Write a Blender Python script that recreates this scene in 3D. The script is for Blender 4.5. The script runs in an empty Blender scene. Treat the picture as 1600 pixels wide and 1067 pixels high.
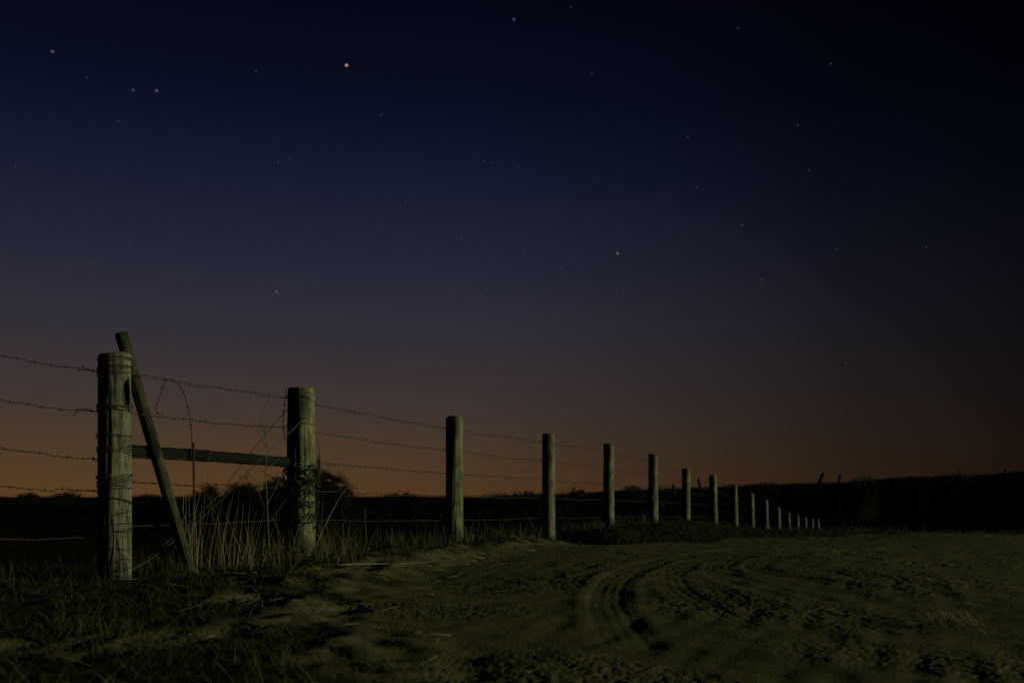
import bpy, math, random
import numpy as np
from mathutils import Vector
random.seed(7)
rng = np.random.default_rng(11)
SC = bpy.context.scene
COL = SC.collection

# ------------------------------------------------------------------ camera
F = 1556.0                      # focal length in pixels of a 1600 px wide frame
HORIZON = 775.0
PITCH = math.atan((HORIZON - 533.5) / F)
CAM_Z = 0.48
cam_data = bpy.data.cameras.new('camera')
cam = bpy.data.objects.new('camera', cam_data)
COL.objects.link(cam)
cam.location = (0, 0, CAM_Z)
cam.rotation_euler = (math.pi / 2 + PITCH, 0, 0)
cam_data.sensor_width = 36.0
cam_data.lens = F / 1600 * 36
cam_data.clip_start = 0.05
cam_data.clip_end = 20000
cam_data.dof.use_dof = True
cam_data.dof.focus_distance = 6.6
cam_data.dof.aperture_fstop = 2.8
SC.camera = cam

# ------------------------------------------------------------------ exposure
SC.view_settings.view_transform = 'Standard'
SC.view_settings.look = 'None'
SC.view_settings.exposure = 0.0
SC.view_settings.gamma = 1.0
SC.view_settings.use_curve_mapping = False
SC.render.engine = 'CYCLES'
SC.cycles.use_adaptive_sampling = True
SC.cycles.adaptive_threshold = 0.002
SC.cycles.use_denoising = True
SC.cycles.max_bounces = 4


def lin(r, g, b):
    def f(c):
        c /= 255.0
        return c / 12.92 if c <= 0.04045 else ((c + 0.055) / 1.055) ** 2.4
    return (f(r), f(g), f(b), 1.0)


# ------------------------------------------------------------------ night sky with afterglow
world = bpy.data.worlds.new('World')
SC.world = world
world.use_nodes = True
nt = world.node_tree
nt.nodes.clear()


def N(tree, typ, **kw):
    n = tree.nodes.new(typ)
    for k, v in kw.items():
        setattr(n, k, v)
    return n


def mth(tree, op, a, b=None, c=None):
    n = tree.nodes.new('ShaderNodeMath')
    n.operation = op
    for i, x in enumerate((a, b, c)):
        if x is None:
            continue
        if isinstance(x, (int, float)):
            n.inputs[i].default_value = x
        else:
            tree.links.new(x, n.inputs[i])
    return n.outputs[0]


def ramp(tree, fac, stops, interp='LINEAR'):
    n = tree.nodes.new('ShaderNodeValToRGB')
    cr = n.color_ramp
    cr.interpolation = interp
    while len(cr.elements) > 1:
        cr.elements.remove(cr.elements[-1])
    cr.elements[0].position = stops[0][0]
    cr.elements[0].color = stops[0][1]
    for p, c in stops[1:]:
        e = cr.elements.new(p)
        e.color = c
    tree.links.new(fac, n.inputs[0])
    return n.outputs[0]


tc = N(nt, 'ShaderNodeTexCoord')
nrm = N(nt, 'ShaderNodeVectorMath', operation='NORMALIZE')
nt.links.new(tc.outputs['Generated'], nrm.inputs[0])
sep = N(nt, 'ShaderNodeSeparateXYZ')
nt.links.new(nrm.outputs[0], sep.inputs[0])
elev = mth(nt, 'MULTIPLY', mth(nt, 'ARCSINE', sep.outputs[2]), 180 / math.pi)
az = mth(nt, 'ARCTAN2', sep.outputs[0], sep.outputs[1])          # 0 = ahead, + = right
el01 = mth(nt, 'DIVIDE', mth(nt, 'ADD', elev, 2.0), 62.0)


def ep(deg):
    return (deg + 2.0) / 62.0


sky_col = ramp(nt, el01, [
    (ep(-2), lin(74, 50, 30)), (ep(0.3), lin(74, 52, 34)), (ep(2.8), lin(68, 53, 42)),
    (ep(5.0), lin(61, 51, 49)), (ep(7.5), lin(54, 48, 53)), (ep(10), lin(46, 45, 57)),
    (ep(13), lin(36, 38, 54)), (ep(17.5), lin(21, 27, 45)), (ep(22), lin(10, 16, 33)),
    (ep(27), lin(6, 8, 23)), (ep(36), lin(3, 4, 14)), (ep(60), lin(2, 3, 9))])
AZ0 = math.radians(-17)
c_az = mth(nt, 'COSINE', mth(nt, 'SUBTRACT', az, AZ0))


def g(v):
    return (v, v, v, 1)


lobe = ramp(nt, mth(nt, 'MULTIPLY_ADD', c_az, 0.5, 0.5), [
    (0.0, g(.10)), (.70, g(.14)), (.80, g(.13)), (.855, g(.18)), (.905, g(.34)), (.95, g(.68)), (.985, g(.98)), (1.0, g(1.0))])
mul = N(nt, 'ShaderNodeMix', data_type='RGBA', blend_type='MULTIPLY')
mul.inputs['Factor'].default_value = 1.0
nt.links.new(sky_col, mul.inputs['A'])
nt.links.new(lobe, mul.inputs['B'])
# warm town glow low on the left
c_l = mth(nt, 'COSINE', mth(nt, 'SUBTRACT', az, math.radians(-30)))
glow_az = mth(nt, 'POWER', mth(nt, 'MAXIMUM', c_l, 0.0), 10.0)
glow_el = mth(nt, 'POWER', 2.71828, mth(nt, 'MULTIPLY', mth(nt, 'MAXIMUM', elev, 0.0), -0.28))
glow = mth(nt, 'MULTIPLY', glow_az, glow_el)
gm = N(nt, 'ShaderNodeMix', data_type='RGBA', blend_type='ADD')
gcol = N(nt, 'ShaderNodeMix', data_type='RGBA')
gcol.inputs['A'].default_value = (0, 0, 0, 1)
gcol.inputs['B'].default_value = (.031, .0155, .000, 1)
nt.links.new(glow, gcol.inputs['Factor'])
gm.inputs['Factor'].default_value = 1.0
nt.links.new(mul.outputs['Result'], gm.inputs['A'])
nt.links.new(gcol.outputs['Result'], gm.inputs['B'])
bg = N(nt, 'ShaderNodeBackground')
bg.inputs['Strength'].default_value = 1.0
nt.links.new(gm.outputs['Result'], bg.inputs['Color'])
wo = N(nt, 'ShaderNodeOutputWorld')
nt.links.new(bg.outputs[0], wo.inputs['Surface'])

# ------------------------------------------------------------------ the one low light, from the right
SUN_EL, SUN_AZ = math.radians(6.8), math.radians(-5)     # azimuth measured from +X, negative = towards the camera side
sl = bpy.data.lights.new('sun', 'SUN')
sl.energy = 2.6
sl.angle = math.radians(0.5)
sl.color = (0.96, 1.0, 0.58)
sun = bpy.data.objects.new('sun', sl)
COL.objects.link(sun)
to_sun = Vector((math.cos(SUN_EL) * math.cos(SUN_AZ), math.cos(SUN_EL) * math.sin(SUN_AZ), math.sin(SUN_EL)))
sun.rotation_euler = to_sun.to_track_quat('Z', 'Y').to_euler()
sun.location = to_sun * 60


# ------------------------------------------------------------------ helpers
def P(px, py, Y):
    """world point seen at pixel (px, py) of the 1600x1067 frame, at distance Y ahead"""
    a, b = (px - 800) / F, (533.5 - py) / F
    d = Vector((a, math.cos(PITCH) - b * math.sin(PITCH), math.sin(PITCH) + b * math.cos(PITCH)))
    return Vector((0, 0, CAM_Z)) + d * (Y / d.y)


def smooth(x, a, b):
    t = np.clip((x - a) / (b - a), 0, 1)
    return t * t * (3 - 2 * t)


_perm = np.random.default_rng(5).permutation(512)
_ang = np.random.default_rng(6).uniform(0, 2 * np.pi, 512)


def noise2(x, y, seed=0):
    x = np.asarray(x, float); y = np.asarray(y, float)
    xi = np.floor(x).astype(np.int64); yi = np.floor(y).astype(np.int64)
    xf = x - xi; yf = y - yi
    u = xf * xf * xf * (xf * (xf * 6 - 15) + 10); v = yf * yf * yf * (yf * (yf * 6 - 15) + 10)

    def gr(ix, iy, dx, dy):
        h = _ang[_perm[(_perm[(ix + seed * 37) & 511] + iy) & 511]]
        return np.cos(h) * dx + np.sin(h) * dy
    n00 = gr(xi, yi, xf, yf); n10 = gr(xi + 1, yi, xf - 1, yf)
    n01 = gr(xi, yi + 1, xf, yf - 1); n11 = gr(xi + 1, yi + 1, xf - 1, yf - 1)
    return ((n00 * (1 - u) + n10 * u) * (1 - v) + (n01 * (1 - u) + n11 * u) * v) * 1.5


class MB:
    """collects triangles and quads, then links them as one mesh object"""
    def __init__(self):
        self.v = []; self.f = []; self.n = 0

    def add(self, verts, faces):
        self.v.append(np.asarray(verts, float).reshape(-1, 3))
        self.f.append(np.asarray(faces, np.int64) + self.n)
        self.n += len(self.v[-1])

    def tube(self, pts, r, n=6, cap=True):
        pts = np.asarray([tuple(p) for p in pts], float)
        m = len(pts)
        r = np.broadcast_to(np.asarray(r, float), (m,))
        t = np.gradient(pts, axis=0)
        t /= np.linalg.norm(t, axis=1)[:, None] + 1e-12
        ch = pts[-1] - pts[0]
        ref = np.array([0, 0, 1.0]) if abs(ch[2]) < 0.8 * np.linalg.norm(ch) else np.array([0.2, 1.0, 0])
        a = np.cross(t, ref); a /= np.linalg.norm(a, axis=1)[:, None] + 1e-12
        b = np.cross(t, a)
        th = np.arange(n) * 2 * np.pi / n
        ring = pts[:, None, :] + r[:, None, None] * (np.cos(th)[None, :, None] * a[:, None, :] + np.sin(th)[None, :, None] * b[:, None, :])
        idx = np.arange(m * n).reshape(m, n)
        q = np.stack([idx[:-1], np.roll(idx, -1, 1)[:-1], np.roll(idx, -1, 1)[1:], idx[1:]], -1).reshape(-1, 4)
        if cap:
            vv = np.vstack([ring.reshape(-1, 3), pts[:1], pts[-1:]])
            c0, c1 = m * n, m * n + 1
            t0 = np.stack([np.full(n, c0), np.roll(idx[0], -1), idx[0], idx[0]], -1)
            t1 = np.stack([np.full(n, c1), idx[-1], np.roll(idx[-1], -1), np.roll(idx[-1], -1)], -1)
            self.add(vv, np.vstack([q, t0, t1]))
        else:
            self.add(ring.reshape(-1, 3), q)

    def build(self, name, mat, parent=None, origin=None, smooth_shade=True, kind=None):
        V = np.vstack(self.v)
        base = np.zeros(3) if origin is None else np.asarray(tuple(origin), float)
        V = V - base
        faces = []
        for f in self.f:
            if f.shape[1] == 4:
                tri = f[:, 2] == f[:, 3]
                faces.append((f[~tri], 4)); faces.append((f[tri][:, :3], 3))
            else:
                faces.append((f, 3))
        me = make_mesh(name, V, faces, smooth_shade)
        me.materials.append(mat)
        o = bpy.data.objects.new(name, me)
        COL.objects.link(o)
        if parent is None:
            o.location = base
        else:
            o.parent = parent
            o.location = base - np.array(parent_world(parent))
        if kind:
            o['kind'] = kind
        return o


def parent_world(o):
    p = Vector(o.location)
    while o.parent:
        o = o.parent
        p = p + Vector(o.location)
    return p


def make_mesh(name, V, faces, smooth_shade=True):
    me = bpy.data.meshes.new(name)
    me.vertices.add(len(V))
    me.vertices.foreach_set('co', np.ascontiguousarray(V, dtype=np.float32).ravel())
    loops = np.concatenate([f.ravel() for f, k in faces if len(f)])
    tot = np.concatenate([np.full(len(f), k) for f, k in faces if len(f)])
    start = np.concatenate([[0], np.cumsum(tot)[:-1]])
    me.loops.add(len(loops))
    me.loops.foreach_set('vertex_index', loops.astype(np.int32))
    me.polygons.add(len(tot))
    me.polygons.foreach_set('loop_start', start.astype(np.int32))
    me.update(calc_edges=True)
    me.polygons.foreach_set('use_smooth', np.full(len(tot), smooth_shade))
    me.validate()
    return me


def tag(o, label, cat, group=None, kind=None):
    o['label'] = label
    o['category'] = cat
    if group:
        o['group'] = group
    if kind:
        o['kind'] = kind
    return o


def empty(name, loc):
    o = bpy.data.objects.new(name, None)
    COL.objects.link(o)
    o.location = tuple(loc)
    o.empty_display_size = 0.1
    return o


# ------------------------------------------------------------------ materials
def new_mat(name, rough=0.9, spec=0.2):
    m = bpy.data.materials.new(name)
    m.use_nodes = True
    b = m.node_tree.nodes['Principled BSDF']
    b.inputs['Roughness'].default_value = rough
    b.inputs['Specular IOR Level'].default_value = spec
    return m, m.node_tree, b


def mix_col(t, fac, a, b):
    n = t.nodes.new('ShaderNodeMix')
    n.data_type = 'RGBA'
    for k, x in (('Factor', fac), ('A', a), ('B', b)):
        if isinstance(x, (tuple, float, int)):
            n.inputs[k].default_value = x
        else:
            t.links.new(x, n.inputs[k])
    return n.outputs['Result']


def nz(t, vec, scale, detail=4, rough=0.6):
    n = t.nodes.new('ShaderNodeTexNoise')
    n.inputs['Scale'].default_value = scale
    n.inputs['Detail'].default_value = detail
    n.inputs['Roughness'].default_value = rough
    if vec is not None:
        t.links.new(vec, n.inputs['Vector'])
    return n.outputs[0]


def mapping(t, scale, coord='Object'):
    c = t.nodes.new('ShaderNodeTexCoord')
    m = t.nodes.new('ShaderNodeMapping')
    m.inputs['Scale'].default_value = scale
    t.links.new(c.outputs[coord], m.inputs['Vector'])
    return m.outputs[0]


def bump(t, b, h, strength, dist):
    n = t.nodes.new('ShaderNodeBump')
    n.inputs['Strength'].default_value = strength
    n.inputs['Distance'].default_value = dist
    t.links.new(h, n.inputs['Height'])
    t.links.new(n.outputs[0], b.inputs['Normal'])


def wood(name, light, mid, dark, moss=None):
    m, t, b = new_mat(name, 0.92, 0.12)
    grain = nz(t, mapping(t, (60, 60, 2.2)), 1.0, 6, 0.7)
    fine = nz(t, mapping(t, (190, 190, 7)), 1.0, 3, 0.6)
    blot = nz(t, mapping(t, (7, 7, 4.5)), 1.0, 5, 0.6)
    gf = ramp(t, grain, [(.30, g(0)), (.62, g(1))])
    c = mix_col(t, gf, mid, light)
    ff = ramp(t, fine, [(.36, g(1)), (.50, g(0))])
    c = mix_col(t, ff, c, dark)
    bf = ramp(t, blot, [(.44, g(0)), (.66, g(.85))])
    c = mix_col(t, bf, c, dark)
    if moss:
        mo = nz(t, mapping(t, (11, 11, 9)), 1.0, 6, 0.7)
        c = mix_col(t, ramp(t, mo, [(.48, g(0)), (.62, g(.8))]), c, moss)
    t.links.new(c, b.inputs['Base Color'])
    bump(t, b, mth(t, 'ADD', grain, mth(t, 'MULTIPLY', fine, .6)), 0.7, 0.006)
    return m


M = {}
M['wood_grey'] = wood('weathered_wood', (.175, .170, .122, 1), (.085, .082, .058, 1), (.012, .011, .008, 1))
M['wood_green'] = wood('green_wood', (.185, .185, .104, 1), (.095, .096, .052, 1), (.014, .014, .008, 1), (.045, .052, .020, 1))
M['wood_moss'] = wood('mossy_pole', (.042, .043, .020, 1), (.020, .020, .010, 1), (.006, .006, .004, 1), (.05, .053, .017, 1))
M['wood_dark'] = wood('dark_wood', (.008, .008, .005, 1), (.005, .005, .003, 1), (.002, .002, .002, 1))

m, t, b = new_mat('rusty_wire', 0.75, 0.3)
c = mix_col(t, ramp(t, nz(t, mapping(t, (30, 30, 30)), 1.0, 4), [(.4, g(0)), (.65, g(1))]), (.014, .009, .006, 1), (.032, .019, .011, 1))
t.links.new(c, b.inputs['Base Color'])
M['wire'] = m
m, t, b = new_mat('galvanised_wire', 0.5, 0.5)
b.inputs['Base Color'].default_value = (.017, .0165, .014, 1)
b.inputs['Metallic'].default_value = 0.2
M['wire_pale'] = m
m, t, b = new_mat('rim_light_orange', 0.85, 0.3)  # orange that paints the rim light beside the second post
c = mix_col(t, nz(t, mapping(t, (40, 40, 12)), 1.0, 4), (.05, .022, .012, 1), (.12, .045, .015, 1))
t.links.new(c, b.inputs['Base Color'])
M['rim_orange'] = m

# dry dirt of the track
m, t, b = new_mat('track_dirt', 1.0, 0.05)
v1 = mapping(t, (1, 1, 1))
big = nz(t, v1, 0.9, 5, 0.6)
med = nz(t, v1, 9, 6, 0.7)
fin = nz(t, v1, 70, 5, 0.7)
c = mix_col(t, ramp(t, big, [(.35, g(0)), (.65, g(1))]), (.074, .073, .034, 1), (.128, .117, .061, 1))
c = mix_col(t, ramp(t, med, [(.40, g(.75)), (.62, g(0))]), c, (.070, .064, .032, 1))
c = mix_col(t, ramp(t, fin, [(.36, g(.7)), (.52, g(0))]), c, (.052, .047, .026, 1))
t.links.new(c, b.inputs['Base Color'])
bump(t, b, mth(t, 'ADD', mth(t, 'MULTIPLY', med, .5), fin), 0.55, 0.008)
M['dirt'] = m

# humus and thatch under the verge grass, bare sandy patches between
m, t, b = new_mat('verge_soil', 1.0, 0.05)
v1 = mapping(t, (1, 1, 1))
at = t.nodes.new('ShaderNodeAttribute'); at.attribute_name = 'bare'
med = nz(t, v1, 11, 6, 0.7)
fin = nz(t, v1, 60, 5, 0.7)
grs = mix_col(t, ramp(t, med, [(.42, g(0)), (.62, g(1))]), (.007, .007, .004, 1), (.026, .025, .011, 1))
san = mix_col(t, ramp(t, fin, [(.36, g(0)), (.54, g(1))]), (.048, .044, .023, 1), (.125, .114, .060, 1))
c = mix_col(t, at.outputs['Fac'], grs, san)
t.links.new(c, b.inputs['Base Color'])
bump(t, b, mth(t, 'ADD', med, fin), 0.6, 0.010)
M['soil'] = m

# far dark fields and hill
m, t, b = new_mat('dark_field', 1.0, 0.0)
v1 = mapping(t, (1, 1, 1))
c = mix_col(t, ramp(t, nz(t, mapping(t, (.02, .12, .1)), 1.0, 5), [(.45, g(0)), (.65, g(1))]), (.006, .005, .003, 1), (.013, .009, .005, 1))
t.links.new(c, b.inputs['Base Color'])
M['field'] = m


def blade_mat(name, cols, rough=0.8):
    m, t, b = new_mat(name, rough, 0.15)
    geo = t.nodes.new('ShaderNodeNewGeometry')
    oi = t.nodes.new('ShaderNodeObjectInfo')
    rnd = mth(t, 'FRACT', mth(t, 'ADD', geo.outputs['Random Per Island'], oi.outputs['Random']))
    c = ramp(t, rnd, [(i / max(1, len(cols) - 1), c) for i, c in enumerate(cols)])
    t.links.new(c, b.inputs['Base Color'])
    return m


M['grass'] = blade_mat('verge_grass', [(.012, .015, .004, 1), (.024, .027, .008, 1), (.040, .040, .013, 1), (.062, .053, .022, 1), (.018, .021, .006, 1)])
M['straw'] = blade_mat('dry_straw', [(.055, .050, .026, 1), (.095, .085, .045, 1), (.15, .135, .07, 1), (.075, .068, .03, 1)])
M['straw_pale'] = blade_mat('pale_straw', [(.20, .18, .09, 1), (.34, .31, .17, 1), (.26, .23, .12, 1)])
M['bark'] = blade_mat('dark_bark', [(.004, .003, .002, 1), (.007, .005, .003, 1)])
M['tangle'] = blade_mat('dark_strand', [(.010, .009, .005, 1), (.020, .018, .010, 1)])
M['stick'] = blade_mat('bleached_stick', [(.085, .078, .046, 1), (.10, .09, .056, 1)])
M['stone'] = blade_mat('pebbles', [(.022, .020, .013, 1), (.035, .032, .02, 1), (.05, .046, .03, 1), (.03, .027, .016, 1), (.04, .036, .025, 1), (.15, .145, .12, 1)])

# ------------------------------------------------------------------ fence geometry that the terrain follows
# pixel x of centre, pixel y of top, pixel y of foot (None: foot hidden, 1.24 m below the top), diameter
POSTS = [(179, 555, 905, .180), (470.5, 608, 868, .207), (710, 653, 845, .172), (857, 679, 856, .163),
         (951, 694, 823, .166), (1020.5, 710, 821, .170), (1072, 733, 822, .170), (1113.5, 743, None, .172), (1146.5, 758, None, .166),
         (1173, 771, None, .168), (1195.5, 782, None, .166), (1215, 793, None, .168), (1231, 801, None, .160), (1245, 806, None, .165),
         (1257.5, 809, None, .16), (1268, 811, None, .16), (1277.5, 811, None, .16)]
post_top, post_foot = [], []
for px, yt, yb, dia in POSTS:
    Y = 7171.0 / (1425 - px)
    top = P(px, yt, Y)
    if yb is None:
        foot = top - Vector((0, 0, 1.24))
    else:
        foot = P(px, yb, Y)
    post_top.append(top); post_foot.append(foot)
FO = np.array(post_foot[0][:2])
FD = np.array(post_foot[9][:2]) - FO
FD /= np.linalg.norm(FD)


def uv(x, y):
    return (x - FO[0]) * FD[0] + (y - FO[1]) * FD[1], (x - FO[0]) * FD[1] - (y - FO[1]) * FD[0]


_pu = [uv(p.x, p.y)[0] for p in post_foot]
_pz = [p.z for p in post_foot]
_pz[3] = (_pz[2] + _pz[4]) / 2 - .05          # the fourth post stands in a local washout
UU = [-30, -2] + _pu + [_pu[-1] + 15]
ZZ = [0.0, 0.0] + _pz + [_pz[-1] - .3]


def edge_v(y):
    return np.interp(y, [0, 2.5, 3.3, 4.2, 5.2, 7, 9, 13, 20], [3.6, 3.1, 2.75, 2.0, 1.45, .95, .65, .55, .6])


# wheel ruts on the track, as ground polylines (x, y)
def gpt(px, py, z=-.05):
    a, b = (px - 800) / F, (533.5 - py) / F
    d = Vector((a, math.cos(PITCH) - b * math.sin(PITCH), math.sin(PITCH) + b * math.cos(PITCH)))
    k = (z - CAM_Z) / d.z
    return (d.x * k, d.y * k)


def curve_pts(ctrl, n=60):
    c = np.array(ctrl, float)
    d = np.concatenate([[0], np.cumsum(np.linalg.norm(np.diff(c, axis=0), axis=1))])
    s = np.linspace(0, d[-1], n)
    out = np.stack([np.interp(s, d, c[:, i]) for i in range(c.shape[1])], 1)
    for _ in range(max(2, n // 12)):
        out[1:-1] = (out[:-2] + 2 * out[1:-1] + out[2:]) / 4
    return out


RUTS = [
    (curve_pts([gpt(1010, 1040), gpt(968, 985), gpt(945, 945), gpt(955, 915), gpt(1000, 893), gpt(1065, 875), gpt(1160, 858), gpt(1290, 845)]), .12, .0048),
    (curve_pts([gpt(1640, 1000), gpt(1450, 972), gpt(1300, 950), gpt(1190, 928), gpt(1130, 908), gpt(1118, 893), gpt(1150, 876), gpt(1250, 858), gpt(1400, 846)]), .12, .0026),
    (curve_pts([gpt(1700, 955), gpt(1500, 940), gpt(1330, 925), gpt(1230, 910), gpt(1180, 897), gpt(1190, 884), gpt(1260, 868), gpt(1400, 855)]), .11, .0024),
    (curve_pts([gpt(1250, 1010), gpt(1130, 965), gpt(1060, 930), gpt(1045, 905), gpt(1085, 885), gpt(1180, 866)]), .10, .0018),
    (curve_pts([gpt(1750, 905), gpt(1550, 895), gpt(1380, 885), gpt(1290, 872), gpt(1330, 858), gpt(1480, 846)]), .13, .003),
]


def rut_height(x, y):
    z = np.zeros_like(x)
    for pts, w, dep in RUTS:
        best = np.full(x.shape, 9e9); side = np.zeros_like(x); along = np.zeros_like(x)
        acc = 0.0
        for a, b_ in zip(pts[:-1], pts[1:]):
            e = b_ - a; L = np.linalg.norm(e); e = e / L
            tt = np.clip((x - a[0]) * e[0] + (y - a[1]) * e[1], 0, L)
            dx = x - a[0] - tt * e[0]; dy = y - a[1] - tt * e[1]
            d = np.hypot(dx, dy)
            k = d < best
            best = np.where(k, d, best); side = np.where(k, np.sign(e[0] * dy - e[1] * dx), side); along = np.where(k, acc + tt, along)
            acc += L
        fade = smooth(along, 0, 1.3) * (1 - smooth(along, acc - 1.5, acc)) * (.85 + .25 * noise2(along * 1.1, 0 * along, 3))
        s = best * side
        prof = -dep * (1 - smooth(best, w * .55, w)) + dep * .7 * np.exp(-((best - w * 1.25) / (w * .28)) ** 2)
        tread = .0007 * np.sin(s * 2 * np.pi / .052) * (1 - smooth(best, w * .8, w * 1.1))
        lug = .0008 * np.sin(along * 2 * np.pi / .09 + side * best * 20) * (1 - smooth(best, w * .7, w))
        z += (prof + tread + lug) * np.clip(fade, 0, 1.2)
    return z


P4 = post_foot[3]


def terrain(x, y, detail=True):
    x = np.asarray(x, float); y = np.asarray(y, float)
    r = np.hypot(x, y)
    u, v = uv(x, y)
    z = np.interp(u, UU, ZZ)
    near = 1 - smooth(r, 22, 40)
    # bank down to the track
    e = edge_v(y)
    z += -.06 * smooth(v, e * .25, e + .35) * (1 - smooth(u, 13, 20))
    # hump of pushed-up sand along the edge of the track
    z += .045 * np.exp(-((v - e * .85) / .28) ** 2) * (.6 + .9 * noise2(u * .7, v * .3, 9)) * near * smooth(y, 4, 6)
    # ground falls away behind the fence
    back = np.interp(u, [-8, -1, 1, 3, 60], [1.2, .95, .55, .35, .35])
    z += -.9 * smooth(-v, back, back + 3.0) - .9 * smooth(-v, 3, 14)
    # far side of the turning place
    yc = np.interp(x / np.maximum(y, .1), [.1, .3, .52, .8], [11.5, 13.0, 15.0, 17.0])
    z += -.50 * smooth(v, .9, 2.2) * smooth(y, yc + 1, yc + 7)
    z += .17 * np.exp(-((y - yc - 3.2) / 1.4) ** 2) * smooth(v, .2, 1.2) * (1 - .6 * smooth(x / np.maximum(y, .1), .3, .5))
    # washout at the fourth post
    z += -.17 * np.exp(-(((x - P4.x - .15) / .55) ** 2 + ((y - P4.y + .25) / .8) ** 2))
    z += .09 * np.exp(-(((x - P4.x - .75) / .35) ** 2 + ((y - P4.y - .3) / .6) ** 2))
    z += .04 * np.exp(-(((x - P4.x - 1.5) / .5) ** 2 + ((y - P4.y - 1.2) / .8) ** 2))
    # unseen knoll right of the view, added to shade the hollow and farthest posts
    z += 7.2 * np.exp(-(((x - 34) / 4.5) ** 2 + ((y - 53.0) / 6.5) ** 2))
    # far land: shallow valley, then a ridge that climbs to the right
    azp = x / np.maximum(y, .1)
    zs = np.interp(azp, [-.6, -.5, -.06, .06, .16, .31, .52, .9], [.33, .33, .40, .72, 1.15, 1.66, 2.5, 3.3])
    zs = zs + .12 * noise2(azp * 14, 0 * azp, 4) + .07 * noise2(azp * 47, 0 * azp, 6)
    k = smooth(r, 50, 92)
    k2 = smooth(r, 92, 260)
    zfar = zs * (1 - k2) + (-4.0) * k2
    z = z * (1 - k) + zfar * k
    if detail:
        w = near
        z += w * .018 * noise2(x * .6, y * .6, 1) * smooth(r, 1, 3)
        z += w * .006 * noise2(x * 2.6, y * 2.6, 2)
        n3 = noise2(x * 7, y * 7, 3)
        grassy = smooth(e - v, -.3, .5)
        z += w * (.0036 + .014 * grassy) * n3
        rid = 1 - np.abs(noise2(x * 13 + .7 * n3, y * 13, 5)) * 2.2
        patch = smooth(noise2(x * 1.1, y * 1.1, 8), -.25, .35)
        z += w * .0022 * rid * patch * smooth(r, 3, 5) * (.55 + .45 * smooth(r, 3.2, 6))
        z += w * .0018 * noise2(x * 31, y * 31, 7) * (.15 + 1.2 * patch)
        z += w * .0020 * noise2(x * 75, y * 75, 10) * (.3 + patch)
        strk = noise2(u * 1.3, v * 9, 12) * smooth(noise2(x * .5, y * .5, 13), -.2, .3)
        z += w * .004 * strk
        z += w * .020 * noise2(x * 4.5, y * 4.5, 14) * np.exp(-((v - e + .15) / .40) ** 2)
        rr = np.zeros_like(z)
        sel = (np.abs(x - 1.5) < 8) & (y > 1.5) & (y < 16)
        if sel.any():
            rr[sel] = rut_height(x[sel], y[sel])
        z += rr
    return z


def gz(x, y):
    return float(terrain(np.array([x]), np.array([y]))[0])


# ------------------------------------------------------------------ terrain mesh (polar sheet round the view point, out to the horizon)
A_f = np.radians(np.linspace(-34, 34, 760))
A_c = np.radians(np.linspace(34, 326, 60))[1:-1]
ANG = np.concatenate([A_f, A_c])
R = [0.35]
while R[-1] < 8000:
    r_ = R[-1]
    R.append(r_ * (1.05 if r_ < 2.0 else 1.0042 if r_ < 8 else 1.0065 if r_ < 16 else 1.016 if r_ < 40 else 1.03 if r_ < 120 else 1.12))
R = np.array(R)
rr_, aa_ = np.meshgrid(R, ANG, indexing='ij')
TX, TY = rr_ * np.sin(aa_), rr_ * np.cos(aa_)
TZ = terrain(TX.ravel(), TY.ravel()).reshape(TX.shape)
nr, na = TX.shape
VV = np.stack([TX, TY, TZ], -1)
d_r = np.gradient(VV, axis=0)
d_a = np.roll(VV, -1, 1) - np.roll(VV, 1, 1)
NN = np.cross(d_a, d_r)
NN /= np.linalg.norm(NN, axis=-1)[..., None]
NN *= np.sign(NN[..., 2:3])
idx = np.arange(nr * na).reshape(nr, na)
Q = np.stack([idx[:-1], np.roll(idx, -1, 1)[:-1], np.roll(idx, -1, 1)[1:], idx[1:]], -1).reshape(-1, 4)
VV = VV.reshape(-1, 3); NN = NN.reshape(-1, 3)
u_, v_ = uv(VV[:, 0], VV[:, 1])
e_ = edge_v(VV[:, 1])
azp_ = VV[:, 0] / np.maximum(VV[:, 1], .1)
yc_ = np.interp(azp_, [.1, .3, .52, .8], [11.5, 13.0, 15.0, 17.0])
n_ = noise2(VV[:, 0] * 1.6, VV[:, 1] * 1.6, 21) * .45 + noise2(VV[:, 0] * 6, VV[:, 1] * 6, 22) * .2
track_f = (v_ - e_ + n_ > 0) & (VV[:, 1] - yc_ + n_ * 1.5 < 0.1)
rad = np.hypot(VV[:, 0], VV[:, 1])
far_f = (rad > 26) | ((rad > 11) & (v_ < -2.2)) | ((VV[:, 1] - yc_ > 3.5) & (v_ > 1.6))
cls = np.where(track_f, 1, np.where(far_f, 2, 0))
fc = cls[Q[:, 0]]
bare = smooth(v_ - e_ + n_ * 1.6, -.55, .15) * (VV[:, 1] - yc_ + n_ < 0.2) + .8 * smooth(noise2(VV[:, 0] * 1.3, VV[:, 1] * 1.3, 23), .30, .50) * smooth(v_, .1, .6) * (VV[:, 1] < 10)
bare = np.clip(bare, 0, 1)


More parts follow.
